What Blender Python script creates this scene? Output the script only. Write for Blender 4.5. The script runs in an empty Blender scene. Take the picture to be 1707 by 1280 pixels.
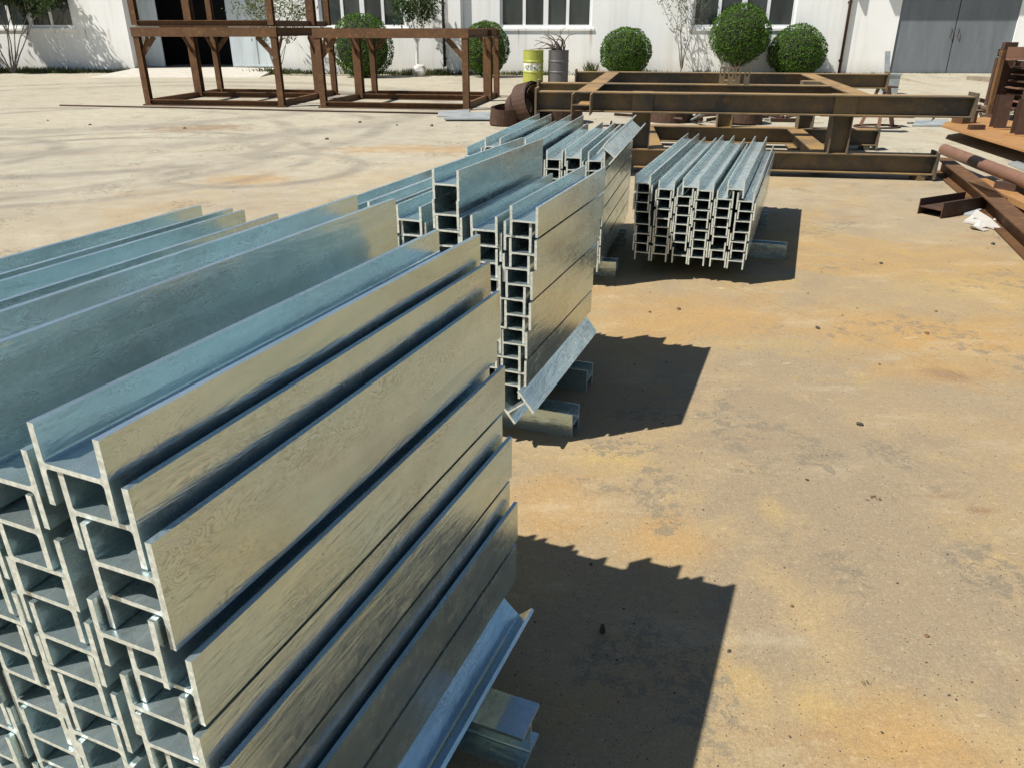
import bpy, bmesh, math, random
from mathutils import Vector, Matrix, noise as mnoise

# ------------------------------------------------------------------ camera, sky, sun
S = bpy.context.scene
COL = S.collection
rnd = random.Random(7)
R = math.radians
F, TH, H = 1282.0, R(24.8), 1.45          # focal length (photo px), pitch, eye height
cs, sn = math.cos(TH), math.sin(TH)
cam = bpy.data.objects.new('camera', bpy.data.cameras.new('camera'))
COL.objects.link(cam)
cam.location = (0, 0, H)
cam.rotation_euler = (R(90) - TH, 0, 0)
cam.data.sensor_width = 36
cam.data.lens = F / 1707 * 36
cam.data.clip_start = 0.02
cam.data.clip_end = 3000
S.camera = cam

SUN_AZ, SUN_EL = R(21), R(55)             # direction the light travels (from +X), elevation
w = bpy.data.worlds.new('World'); S.world = w; w.use_nodes = True
nt = w.node_tree
sky = nt.nodes.new('ShaderNodeTexSky'); sky.sky_type = 'NISHITA'; sky.sun_disc = False
sky.sun_elevation = SUN_EL
sky.sun_rotation = math.atan2(-math.cos(SUN_AZ), -math.sin(SUN_AZ))
sky.dust_density = 0.5; sky.air_density = 1.0; sky.ozone_density = 1.8
bg = nt.nodes['Background']; bg.inputs['Strength'].default_value = 0.056
nt.links.new(sky.outputs[0], bg.inputs[0])
sun = bpy.data.objects.new('sun', bpy.data.lights.new('sun', 'SUN'))
COL.objects.link(sun)
sun.data.energy = 4.8; sun.data.angle = R(0.5); sun.data.color = (1.0, 0.955, 0.885)
sd = Vector((math.cos(SUN_AZ) * math.cos(SUN_EL), math.sin(SUN_AZ) * math.cos(SUN_EL), -math.sin(SUN_EL)))
sun.rotation_euler = sd.to_track_quat('-Z', 'Y').to_euler()
sun.location = (-10, -5, 20)
S.view_settings.view_transform = 'Standard'
S.view_settings.look = 'None'
S.view_settings.gamma = 1
S.view_settings.exposure = 0.58

# ------------------------------------------------------------------ pixel helpers
C0 = Vector((0, 0, H))
RT, FW, UP = Vector((1, 0, 0)), Vector((0, cs, -sn)), Vector((0, sn, cs))
def ray(x, y): return RT * ((x - 853.5) / F) - UP * ((y - 640) / F) + FW
def at(x, y, z=0.0):
    d = ray(x, y); return C0 + d * ((z - H) / d.z)
def atY(x, y, Y):
    d = ray(x, y); return C0 + d * (Y / d.y)
def hit(x, y, p, n):
    d = ray(x, y); return C0 + d * ((p - C0).dot(n) / d.dot(n))

# ------------------------------------------------------------------ object helpers
def tag(o, label=None, cat=None, group=None, kind=None):
    if label: o['label'] = label
    if cat: o['category'] = cat
    if group: o['group'] = group
    if kind: o['kind'] = kind
    return o
def empty(name, loc, label, cat, group=None, rz=0.0):
    o = bpy.data.objects.new(name, None); COL.objects.link(o)
    o.location = loc; o.rotation_euler = (0, 0, rz); o.empty_display_size = .1
    return tag(o, label, cat, group)
def obj(name, me, parent=None, loc=(0, 0, 0), rot=(0, 0, 0)):
    o = bpy.data.objects.new(name, me); COL.objects.link(o)
    o.location = loc; o.rotation_euler = rot
    if parent: o.parent = parent
    return o
class MB:
    def __init__(s, org=(0, 0, 0)): s.v, s.f, s.o = [], [], Vector(org)
    def add(s, vs, fs):
        n = len(s.v); s.v += [tuple(Vector(v) - s.o) for v in vs]; s.f += [tuple(i + n for i in f) for f in fs]; return s
    def box(s, c, size, M=None):
        hx, hy, hz = [q / 2 for q in size]
        vs = [Vector((x, y, z)) for x in (-hx, hx) for y in (-hy, hy) for z in (-hz, hz)]
        if M: vs = [M @ v for v in vs]
        c = Vector(c)
        return s.add([c + v for v in vs], [(0, 1, 3, 2), (4, 6, 7, 5), (0, 4, 5, 1), (2, 3, 7, 6), (0, 2, 6, 4), (1, 5, 7, 3)])
    def prism(s, prof, p0, p1, up=(0, 0, 1), roll=0.0):
        p0, p1 = Vector(p0), Vector(p1); d = (p1 - p0).normalized(); up = Vector(up)
        x = d.cross(up)
        if x.length < 1e-4: x = d.cross(Vector((0, 1, 0)))
        x.normalize(); z = x.cross(d)
        if roll: q = Matrix.Rotation(roll, 3, d); x = q @ x; z = q @ z
        n = len(prof); vs = [p + x * a + z * b for p in (p0, p1) for a, b in prof]
        fs = [(i, (i + 1) % n, n + (i + 1) % n, n + i) for i in range(n)]
        fs += [tuple(range(n - 1, -1, -1)), tuple(range(n, 2 * n))]
        return s.add(vs, fs)
    def tube(s, pts, rad, n=8, cap=True):
        pts = [Vector(p) for p in pts]; m = len(pts); vs = []; fs = []
        rad = rad if isinstance(rad, (list, tuple)) else [rad] * m
        ref = Vector((.31, .17, .93))
        for i, p in enumerate(pts):
            d = (pts[min(i + 1, m - 1)] - pts[max(i - 1, 0)]).normalized()
            if abs(d.dot(ref)) > .95: ref = Vector((1, 0, .1)).normalized()
            a = d.cross(ref).normalized(); b = d.cross(a)
            vs += [p + (a * math.cos(t) + b * math.sin(t)) * rad[i] for t in (2 * math.pi * k / n for k in range(n))]
        for i in range(m - 1):
            for k in range(n):
                fs.append((i * n + k, i * n + (k + 1) % n, (i + 1) * n + (k + 1) % n, (i + 1) * n + k))
        if cap: fs += [tuple(range(n - 1, -1, -1)), tuple((m - 1) * n + k for k in range(n))]
        return s.add(vs, fs)
    def lathe(s, prof, c=(0, 0, 0), n=32):
        c = Vector(c); vs = []; fs = []; m = len(prof)
        for r, z in prof:
            vs += [c + Vector((r * math.cos(t), r * math.sin(t), z)) for t in (2 * math.pi * k / n for k in range(n))]
        for i in range(m - 1):
            for k in range(n):
                fs.append((i * n + k, i * n + (k + 1) % n, (i + 1) * n + (k + 1) % n, (i + 1) * n + k))
        fs.append(tuple(range(n - 1, -1, -1))); fs.append(tuple((m - 1) * n + k for k in range(n)))
        return s.add(vs, fs)
    def mesh(s, name, mat, smooth=False, bevel=0):
        me = bpy.data.meshes.new(name); me.from_pydata(s.v, [], s.f); me.update()
        bm = bmesh.new(); bm.from_mesh(me)
        bmesh.ops.recalc_face_normals(bm, faces=bm.faces)
        bm.to_mesh(me); bm.free()
        if smooth:
            for p in me.polygons: p.use_smooth = True
        me.materials.append(mat); return me
    def build(s, name, mat, parent=None, loc=(0, 0, 0), rot=(0, 0, 0), smooth=False):
        return obj(name, s.mesh(name, mat, smooth), parent, loc, rot)
def rawmesh(name, v, f, mat):
    me = bpy.data.meshes.new(name); me.from_pydata(v, [], f); me.update(); me.materials.append(mat); return me
def hprof(b, d, tf, tw, r=0.0, n=3, turn=False):
    # H section: web along x (depth d), flanges along z (width b)
    pts = []
    def fil(cx, cz, a0, a1):
        if r <= 0: return [(cx, cz)]
        return [(cx + r * math.cos(a0 + (a1 - a0) * k / n), cz + r * math.sin(a0 + (a1 - a0) * k / n)) for k in range(n + 1)]
    X, Z, xi, zi = d / 2, b / 2, d / 2 - tf, tw / 2
    pts += [(-X, -Z), (-xi, -Z)]
    pts += fil(-xi + r, -zi - r, R(180), R(90)) if r else [(-xi, -zi)]
    pts += fil(xi - r, -zi - r, R(90), 0) if r else [(xi, -zi)]
    pts += [(xi, -Z), (X, -Z), (X, Z), (xi, Z)]
    pts += fil(xi - r, zi + r, 0, R(-90)) if r else [(xi, zi)]
    pts += fil(-xi + r, zi + r, R(-90), R(-180)) if r else [(-xi, zi)]
    pts += [(-xi, Z), (-X, Z)]
    if turn: pts = [(z, -x) for x, z in pts]
    return pts
def uprof(b, d, t):       # channel: web along x at z=0, legs up
    return [(-d/2, 0), (d/2, 0), (d/2, b), (d/2 - t, b), (d/2 - t, t), (-d/2 + t, t), (-d/2 + t, b), (-d/2, b)]
def lprof(a, t): return [(0, 0), (a, 0), (a, t), (t, t), (t, a), (0, a)]
def rect(a, b): return [(-a/2, -b/2), (a/2, -b/2), (a/2, b/2), (-a/2, b/2)]
def ordw(k):
    return ['topmost', 'second', 'third', 'fourth', 'fifth', 'sixth', 'seventh', 'eighth', 'ninth', 'tenth', 'eleventh', 'twelfth',
            'thirteenth', 'fourteenth', 'fifteenth', 'sixteenth', 'seventeenth', 'eighteenth'][k]

# ------------------------------------------------------------------ materials
class NT:
    def __init__(s, name):
        s.m = bpy.data.materials.new(name); s.m.use_nodes = True; s.t = s.m.node_tree
        s.b = s.t.nodes['Principled BSDF']
    def n(s, typ, **k):
        o = s.t.nodes.new(typ)
        for a, b in k.items():
            if a.startswith('_'): setattr(o, a[1:], b)
            else: s.set(o.inputs[a.replace('__', ' ')], b)
        return o
    def set(s, inp, v):
        if hasattr(v, 'is_output') or isinstance(v, bpy.types.NodeSocket): s.t.links.new(v, inp)
        else: inp.default_value = v
    def coord(s, scale=(1, 1, 1), rand=False, kind='Object'):
        c = s.n('ShaderNodeTexCoord').outputs[kind]
        m = s.n('ShaderNodeMapping'); s.set(m.inputs[0], c); m.inputs['Scale'].default_value = scale
        if rand:
            i = s.n('ShaderNodeObjectInfo')
            mu = s.n('ShaderNodeMath', _operation='MULTIPLY'); s.set(mu.inputs[0], i.outputs['Random']); mu.inputs[1].default_value = 57.0
            cb = s.n('ShaderNodeCombineXYZ')
            for q in range(3): s.set(cb.inputs[q], mu.outputs[0])
            s.set(m.inputs['Location'], cb.outputs[0])
        return m.outputs[0]
    def noise(s, vec, scale, detail=4, rough=.55, dist=0.0):
        o = s.n('ShaderNodeTexNoise', Scale=scale, Detail=detail, Roughness=rough, Distortion=dist)
        s.set(o.inputs['Vector'], vec); return o.outputs['Fac']
    def ramp(s, fac, lo, hi, a=0.0, b=1.0):
        o = s.n('ShaderNodeMapRange'); s.set(o.inputs[0], fac)
        for i, v in enumerate((lo, hi, a, b)): o.inputs[i + 1].default_value = v
        return o.outputs[0]
    def mix(s, fac, a, b, mode='MIX'):
        o = s.n('ShaderNodeMix', _data_type='RGBA', _blend_type=mode)
        s.set(o.inputs[0], fac)
        for q, v in ((6, a), (7, b)):
            s.set(o.inputs[q], tuple(v) + (1,) if isinstance(v, tuple) and len(v) == 3 else v)
        return o.outputs[2]
    def math(s, op, a, b=0.0):
        o = s.n('ShaderNodeMath', _operation=op); s.set(o.inputs[0], a); s.set(o.inputs[1], b); return o.outputs[0]
    def bump(s, h, strength, dist=.01, prev=None):
        o = s.n('ShaderNodeBump', Strength=strength, Distance=dist); s.set(o.inputs['Height'], h)
        if prev: s.set(o.inputs['Normal'], prev)
        return o.outputs[0]
    def out(s, col=None, rough=None, metal=None, normal=None, spec=None):
        for k, v in (('Base Color', col), ('Roughness', rough), ('Metallic', metal), ('Normal', normal), ('Specular IOR Level', spec)):
            if v is None: continue
            if isinstance(v, tuple) and len(v) == 3: v = v + (1,)
            s.set(s.b.inputs[k], v)
        return s.m
def simple(name, col, rough=.6, metal=0., var=.25, scale=6., bump=.0):
    t = NT(name); v = t.coord(rand=True)
    n = t.noise(v, scale, 6, .6)
    c = t.mix(t.ramp(n, .3, .7), tuple(q * (1 - var) for q in col), tuple(min(1, q * (1 + var)) for q in col))
    nb = t.bump(t.noise(v, scale * 8, 3), bump, .01) if bump else None
    return t.out(c, rough, metal, nb)

def m_galv():
    t = NT('galvanized_zinc')
    v = t.coord((1, 1, 1), True); vs = t.coord((14, 2.2, 14), True)
    big = t.noise(vs, 1.0, 5, .6, 1.2)
    fine = t.noise(v, 70, 4, .6)
    drip = t.noise(t.coord((26, 5, 26), True), 1.0, 2, .5, 3.5)
    lines = t.math('FRACT', t.math('MULTIPLY', drip, 13.0))                    # contour grain of the zinc run-off
    lines = t.ramp(t.math('ABSOLUTE', t.math('SUBTRACT', lines, .5)), .30, .04)
    pat = t.noise(t.coord((5, 3, 5), True), 1.0, 4, .55)
    pat2 = t.noise(t.coord((7, 2.2, 7), True), 1.3, 5, .6, .8)
    vo = t.n('ShaderNodeTexVoronoi', Scale=38.0, _feature='F1'); t.set(vo.inputs['Vector'], v)
    sp = t.n('ShaderNodeSeparateColor'); t.set(sp.inputs[0], vo.outputs['Color'])
    scr = t.ramp(t.noise(t.coord((190, 3.0, 190), True), 1.0, 2, .5), .66, .72)
    c = t.mix(t.ramp(big, .3, .7), (.50, .665, .69), (.66, .785, .795))
    c = t.mix(t.ramp(sp.outputs[0], 0, 1, 0, .10), c, (.46, .53, .53))
    c = t.mix(t.math('MULTIPLY', t.ramp(fine, .45, .75), .12), c, (.45, .52, .51))
    c = t.mix(t.math('MULTIPLY', t.ramp(pat, .52, .70), .45), c, (.40, .42, .40))
    grain = t.math('MULTIPLY', lines, t.ramp(pat2, .44, .60, .06, .50))
    c = t.mix(grain, c, (.24, .235, .21))
    c = t.mix(t.math('MULTIPLY', scr, t.ramp(pat2, .40, .62, .0, .6)), c, (.80, .82, .80))
    wst = t.ramp(t.noise(t.coord((9, 3, 9), True), 1.6, 6, .65), .62, .72)
    c = t.mix(t.math('MULTIPLY', wst, .28), c, (.72, .74, .71))
    r = t.math('ADD', t.ramp(big, .25, .75, .14, .25), t.ramp(fine, .3, .7, -.03, .05))
    r = t.math('ADD', r, t.math('ADD', t.math('MULTIPLY', wst, .14), t.math('MULTIPLY', grain, .10)))
    r = t.math('ADD', r, t.ramp(sp.outputs[1], 0, 1, -.03, .05))
    b1 = t.bump(big, .20, .007)
    b2 = t.bump(drip, .17, .0028, b1)
    b3 = t.bump(t.noise(v, 260, 2), .05, .0006, b2)
    return t.out(c, r, .84, b3)
def m_cut():
    t = NT('sawn_zinc_edge'); v = t.coord((1, 1, 1), True)
    n = t.noise(v, 120, 4, .65)
    return t.out(t.mix(t.ramp(n, .35, .65), (.46, .49, .43), (.74, .77, .70)), .45, .30, t.bump(n, .3, .002))
def m_rust(name, c0, c1, c2, rough=.75):
    t = NT(name); v = t.coord(rand=True)
    a = t.noise(v, 2.2, 7, .65, .6); b = t.noise(v, 14, 6, .65); d = t.noise(v, 90, 3)
    c = t.mix(t.ramp(a, .32, .68), c0, c1)
    c = t.mix(t.ramp(b, .52, .72), c, c2)
    c = t.mix(t.ramp(d, .3, .7, 0, .35), c, tuple(q * .5 for q in c0))
    return t.out(c, rough, .15, t.bump(t.math('ADD', b, d), .25, .004))
def m_ground():
    t = NT('yard_concrete'); v = t.coord()
    n_big = t.noise(v, .22, 6, .6, .6); n_mid = t.noise(v, .95, 8, .65, .8)
    n_s = t.noise(v, 4.5, 8, .68, .4); n_f = t.noise(v, 42, 6, .75); n_ff = t.noise(v, 230, 3, .75)
    dist = t.n('ShaderNodeVectorMath', _operation='DISTANCE'); t.set(dist.inputs[0], v); dist.inputs[1].default_value = (2.0, 2.6, 0)
    near = t.ramp(t.math('ADD', dist.outputs['Value'], t.math('MULTIPLY', n_big, 5.0)), 11.0, 5.0)
    c = t.mix(t.ramp(n_big, .38, .62), (.42, .405, .345), (.505, .485, .405))
    c = t.mix(near, c, t.mix(t.ramp(n_mid, .38, .62), (.415, .305, .160), (.325, .255, .165)))
    # rusty water stains, ochre and orange
    st = t.noise(v, .60, 6, .6, 1.2)
    c = t.mix(t.math('MULTIPLY', t.ramp(st, .50, .62), t.ramp(near, .0, 1., .08, .80)), c, (.45, .29, .105))
    st2 = t.noise(t.coord((.5, 1.3, 1)), 1.7, 6, .62, .6)
    c = t.mix(t.math('MULTIPLY', t.ramp(st2, .56, .70, 0, .60), t.ramp(near, 0., 1., .4, 1.)), c, (.33, .19, .085))
    st3 = t.noise(v, 2.3, 6, .6, .3)
    c = t.mix(t.math('MULTIPLY', t.ramp(st3, .58, .70), t.ramp(near, 0., 1., .1, .6)), c, (.50, .345, .105))
    # stains and worn places, each where the yard has it
    sxy = t.n('ShaderNodeSeparateXYZ'); t.set(sxy.inputs[0], v)
    wob = t.math('ADD', t.math('MULTIPLY', t.math('SUBTRACT', n_mid, .5), 2.4), t.math('MULTIPLY', t.math('SUBTRACT', n_s, .5), 2.6))
    def spot(px, py, rx, ry):
        p_ = at(px, py)
        dx = t.math('DIVIDE', t.math('SUBTRACT', sxy.outputs[0], p_.x), rx); dy_ = t.math('DIVIDE', t.math('SUBTRACT', sxy.outputs[1], p_.y), ry)
        d_ = t.math('SQRT', t.math('ADD', t.math('MULTIPLY', dx, dx), t.math('MULTIPLY', dy_, dy_)))
        return t.ramp(t.math('ADD', d_, wob), 1.15, .45)
    def many(lst):
        m_ = None
        for q in lst:
            k_ = spot(*q); m_ = k_ if m_ is None else t.math('MAXIMUM', m_, k_)
        return m_
    c = t.mix(t.math('MULTIPLY', many(((1350, 760, .55, .85), (1560, 1000, .35, .4), (1480, 880, .3, .5), (1250, 1020, .12, .3))), .75), c, (.285, .232, .165))
    c = t.mix(t.math('MULTIPLY', many(((1230, 535, .85, .40), (1480, 560, .7, .3), (935, 835, .20, .22), (1100, 900, .16, .14), (1500, 1250, .20, .16), (1560, 620, .4, .2), (420, 300, .5, .35), (700, 250, 1.2, .5), (900, 475, .5, .3))), .62), c, (.47, .275, .085))
    c = t.mix(t.math('MULTIPLY', many(((1300, 575, .5, .14), (1010, 770, .2, .09), (1290, 850, .05, .09), (1650, 480, .6, .25))), .38), c, (.52, .375, .13))
    c = t.mix(t.math('MULTIPLY', many(((1590, 625, .16, .10), (1565, 825, .10, .03), (340, 215, .9, .5), (1640, 850, .08, .03))), .7), c, (.23, .135, .075))
    FLK = many(((1095, 830, .07, .28), (1030, 745, .16, .10), (1040, 1110, .16, .14), (1165, 1150, .10, .2), (1420, 960, .05, .1), (1640, 950, .12, .16), (1110, 690, .3, .08), (1480, 760, .12, .12)))
    # pale dry cement bloom and scuffs
    c = t.mix(t.ramp(t.noise(t.coord((.8, 1.9, 1)), 1.9, 8, .68), .54, .72, 0, .60), c, (.55, .48, .345))
    c = t.mix(t.ramp(t.noise(t.coord((3.2, 9, 1)), 1.6, 4, .5), .70, .76, 0, .7), c, (.62, .55, .42))
    # flaked grey skin
    fl = t.math('MULTIPLY', t.ramp(t.noise(v, 17, 10, .72, .5), .505, .53), t.ramp(t.noise(t.coord((1.1, .9, 1)), 1.35, 6, .65, .4), .56, .61))
    fl = t.math('MAXIMUM', fl, t.math('MULTIPLY', t.ramp(t.noise(v, 26, 8, .68, .5), .50, .52), t.ramp(FLK, .25, .6)))
    c = t.mix(t.math('MULTIPLY', fl, .68), c, (.175, .16, .125))
    c = t.mix(t.ramp(n_s, .32, .62, .42, .0), c, (.26, .205, .14))
    # speckle and grit
    c = t.mix(t.ramp(n_f, .53, .64, 0, .34), c, (.215, .175, .125))
    c = t.mix(t.ramp(n_f, .44, .34, 0, .30), c, (.60, .52, .38))
    c = t.mix(t.ramp(n_ff, .48, .66, 0, .42), c, (.19, .16, .12))
    c = t.mix(t.ramp(n_ff, .42, .28, 0, .40), c, (.62, .55, .42))
    vo = t.n('ShaderNodeTexVoronoi', Scale=46.0); t.set(vo.inputs['Vector'], v)
    c = t.mix(t.math('MULTIPLY', t.ramp(vo.outputs['Distance'], .10, .06), t.ramp(t.noise(v, 2.5, 2), .56, .66)), c, (.13, .11, .085))
    n_g = t.noise(v, 105, 4, .75)
    c = t.mix(t.ramp(n_g, .52, .64, 0, .26), c, (.17, .14, .10))
    c = t.mix(t.ramp(n_g, .45, .36, 0, .22), c, (.60, .52, .37))
    # tyre arcs
    tm = None
    for (x, y, r, wd) in ((-5.2, 9.6, 2.1, .16), (-5.2, 9.6, 2.75, .14), (-7.6, 9.9, 1.7, .2), (-2.9, 9.0, 1.15, .15), (-6.3, 12.5, 4.2, .22), (-8.5, 11.0, 5.3, .2), (-9, 17, 7.5, .5), (-9, 17.5, 5.4, .5)):
        dd = t.n('ShaderNodeVectorMath', _operation='DISTANCE'); t.set(dd.inputs[0], v); dd.inputs[1].default_value = (x, y, 0)
        a = t.math('ABSOLUTE', t.math('SUBTRACT', dd.outputs['Value'], r)); a = t.ramp(a, wd, wd * .3)
        tm = a if tm is None else t.math('MAXIMUM', tm, a)
    c = t.mix(t.math('MULTIPLY', tm, t.ramp(n_mid, .36, .60, .1, .62)), c, (.19, .175, .155))
    # long joints and cracks
    sx = t.n('ShaderNodeSeparateXYZ'); t.set(sx.inputs[0], v)
    cr = None
    for (a, b, k, x0, x1, wd) in ((.58, 1, -15.15, -13, -5.2, .02), (.03, 1, -11.9, -9, -4.5, .01), (-1.9, 1, -7.2, -.1, 2.6, .004)):
        e = t.math('ADD', t.math('ADD', t.math('MULTIPLY', sx.outputs[0], -a), sx.outputs[1]), k)
        e = t.math('ADD', e, t.math('MULTIPLY', t.noise(v, 1.5, 3), .12))
        m_ = t.ramp(t.math('ABSOLUTE', e), wd, wd * .4)
        m_ = t.math('MULTIPLY', m_, t.math('MULTIPLY', t.math('GREATER_THAN', sx.outputs[0], x0), t.math('LESS_THAN', sx.outputs[0], x1)))
        cr = m_ if cr is None else t.math('MAXIMUM', cr, m_)
    c = t.mix(t.math('MULTIPLY', cr, .7), c, (.12, .09, .06))
    c = t.mix(1.0, c, (.88, .86, .80), 'MULTIPLY')
    b1 = t.bump(n_f, .45, .006); b2 = t.bump(n_ff, .5, .0025, b1); b3 = t.bump(fl, -.3, .004, b2)
    return t.out(c, t.ramp(n_s, .3, .7, .72, .92), 0.0, b3, .25)
def m_wall():
    t = NT('white_limewash'); v = t.coord()
    n = t.noise(v, .5, 6, .6, .5); s = t.noise(t.coord((3.5, 1, .22)), 1.0, 7, .65); f = t.noise(v, 18, 5, .65)
    c = t.mix(t.ramp(n, .3, .7), (.81, .815, .79), (.87, .87, .845))
    c = t.mix(t.ramp(s, .50, .70, 0, .42), c, (.60, .57, .50))
    sx = t.n('ShaderNodeSeparateXYZ'); t.set(sx.inputs[0], v)
    low = t.ramp(sx.outputs[2], 1.5, .2)
    c = t.mix(t.math('MULTIPLY', low, t.ramp(t.noise(t.coord((1.6, 1, .5)), 1.0, 6, .65), .40, .72, 0, .42)), c, (.62, .56, .43))
    c = t.mix(t.math('MULTIPLY', t.ramp(sx.outputs[2], .55, .05), t.ramp(f, .35, .65, .1, .6)), c, (.50, .45, .35))
    # rust runs under the sills
    run = t.math('MULTIPLY', t.ramp(t.noise(t.coord((7, 1, .12)), 1.0, 4, .6), .57, .66), t.math('MULTIPLY', t.ramp(sx.outputs[2], .75, 1.35), t.math('LESS_THAN', sx.outputs[2], 1.42)))
    xs = None
    for a, b in ((-20, -14.2), (-7.2, -3.4), (-.6, 2.9), (6.2, 10.2)):
        q = t.math('MULTIPLY', t.math('GREATER_THAN', sx.outputs[0], a), t.math('LESS_THAN', sx.outputs[0], b))
        xs = q if xs is None else t.math('MAXIMUM', xs, q)
    c = t.mix(t.math('MULTIPLY', t.math('MULTIPLY', run, xs), .65), c, (.42, .26, .14))
    return t.out(c, .85, 0., t.bump(f, .15, .006), .25)
def m_leaf(name, c0, c1, c2, trans=.25, scale=9.):
    t = NT(name); v = t.coord(kind='Object')
    a = t.noise(v, scale, 4, .7); b = t.noise(v, scale * .25, 3)
    c = t.mix(t.ramp(a, .35, .65), c0, c1); c = t.mix(t.ramp(b, .5, .72, 0, .6), c, c2)
    t.b.inputs['Subsurface Weight'].default_value = 0.0
    tr = t.n('ShaderNodeBsdfTranslucent'); t.set(tr.inputs['Color'], c)
    mx = t.n('ShaderNodeMixShader'); mx.inputs[0].default_value = trans
    t.out(c, .7, 0., None, .12)
    t.t.links.new(t.b.outputs[0], mx.inputs[1]); t.t.links.new(tr.outputs[0], mx.inputs[2])
    t.t.links.new(mx.outputs[0], t.t.nodes['Material Output'].inputs[0])
    return t.m
def m_paintsteel(name, col, dirt=(.20, .17, .14)):
    t = NT(name); v = t.coord()
    s = t.noise(t.coord((2.2, 1, .45)), 1.3, 7, .65, .4); f = t.noise(v, 12, 6, .65)
    c = t.mix(t.ramp(s, .35, .7), tuple(q * .82 for q in col), tuple(q * 1.12 for q in col))
    c = t.mix(t.ramp(f, .62, .75, 0, .5), c, dirt)
    return t.out(c, .55, .1, t.bump(s, .2, .02))

GALV = m_galv(); CUT = m_cut()
RUST = m_rust('rusty_steel', (.092, .044, .018), (.162, .077, .027), (.26, .130, .040))
RUSTD = m_rust('dark_rusty_steel', (.050, .026, .017), (.085, .042, .024), (.13, .066, .032))
def m_mill():
    t = NT('mill_scale_steel'); v = t.coord(rand=True)
    a = t.noise(v, 1.1, 7, .65, .8); b = t.noise(v, 11, 6, .65); d = t.noise(v, 90, 3)
    c = t.mix(t.ramp(a, .40, .60), (.075, .075, .066), (.20, .150, .080))
    c = t.mix(t.ramp(b, .54, .74, 0, .7), c, (.30, .165, .055))
    g = t.n('ShaderNodeNewGeometry'); sz = t.n('ShaderNodeSeparateXYZ'); t.set(sz.inputs[0], g.outputs['Normal'])
    top = t.math('MULTIPLY', t.ramp(sz.outputs[2], .7, .95), t.ramp(a, .30, .62, .35, .95))     # rain-fed orange rust on upward faces
    c = t.mix(top, c, t.mix(t.ramp(b, .35, .65), (.40, .215, .062), (.46, .30, .12)))
    c = t.mix(t.ramp(d, .3, .7, 0, .3), c, (.06, .045, .03))
    return t.out(c, .62, .25, t.bump(t.math('ADD', b, d), .2, .004))
MILL = m_mill()
RUSTO = m_rust('orange_rusty_steel', (.33, .165, .055), (.44, .235, .085), (.26, .135, .06))
PIPEM = m_rust('brown_rusty_pipe', (.20, .105, .07), (.25, .135, .085), (.17, .085, .05), .55)
GROUND = m_ground()
WALL = m_wall()
WFRAME = simple('white_window_paint', (.78, .79, .78), .4, 0, .05, 3)
GREYP = simple('grey_soffit_paint', (.30, .32, .33), .6, 0, .1, 3)
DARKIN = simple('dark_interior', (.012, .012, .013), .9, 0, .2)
def m_glass():
    t = NT('window_glass'); v = t.coord()
    t.b.inputs['Coat Weight'].default_value = .6
    return t.out(t.mix(t.ramp(t.noise(t.coord((1.2, 1, .35)), 1.2, 3), .4, .65), (.016, .021, .023), (.045, .055, .055)), .06, 0., t.bump(t.noise(v, 1.2, 2), .03, .02))
GLASS = m_glass()
DOORG = m_paintsteel('grey_door_paint', (.17, .19, .205))
DOORW = m_paintsteel('faded_blue_white_door_paint', (.50, .56, .58), (.22, .17, .13))
TOPI = m_leaf('topiary_leaf', (.032, .080, .010), (.085, .165, .022), (.13, .21, .032), .18, 14)
LEAFG = m_leaf('tree_leaf', (.025, .05, .014), (.06, .10, .03), (.10, .12, .045), .25, 9)
LEAFP = m_leaf('pale_tree_leaf', (.09, .12, .05), (.16, .17, .08), (.20, .19, .12), .3, 8)
WEED = m_leaf('weed_leaf', (.06, .085, .03), (.12, .13, .05), (.20, .17, .08), .25, 3)
BARK = simple('grey_bark', (.19, .17, .145), .9, 0, .3, 14, .3)
BARKW = simple('limewashed_bark', (.66, .65, .60), .9, 0, .12, 14, .3)
CORE = simple('crown_shade_dark', (.018, .022, .010), .95, 0, .3, 8)  # near-black colour standing in for shade inside the bush crowns
YEL = m_paintsteel('yellow_green_drum_paint', (.38, .40, .07), (.20, .20, .06))
GREYD = m_paintsteel('dark_grey_drum_paint', (.105, .10, .10), (.07, .06, .055))
WHITE = simple('white_scrap', (.47, .45, .41), .7, 0, .12, 5)
CONC = simple('pale_concrete', (.44, .41, .35), .9, 0, .15, 3, .2)
GREYB = simple('bluish_galvanized_sheet', (.36, .39, .39), .5, .4, .2, 4)
DSTONE = simple('dark_grit', (.055, .045, .035), .9, 0, .4, 30)
BSTONE = simple('brown_chip', (.16, .085, .04), .9, 0, .4, 30)
BLACKR = simple('black_cable', (.02, .02, .022), .5, 0, .2)

# ------------------------------------------------------------------ ground
mb = MB(); mb.add([(-400, -60, 0), (400, -60, 0), (400, 700, 0), (-400, 700, 0)], [(0, 1, 2, 3)])
tag(mb.build('ground', GROUND), 'dusty tan concrete yard with rust stains and flaked patches', 'ground', kind='structure')

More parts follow.
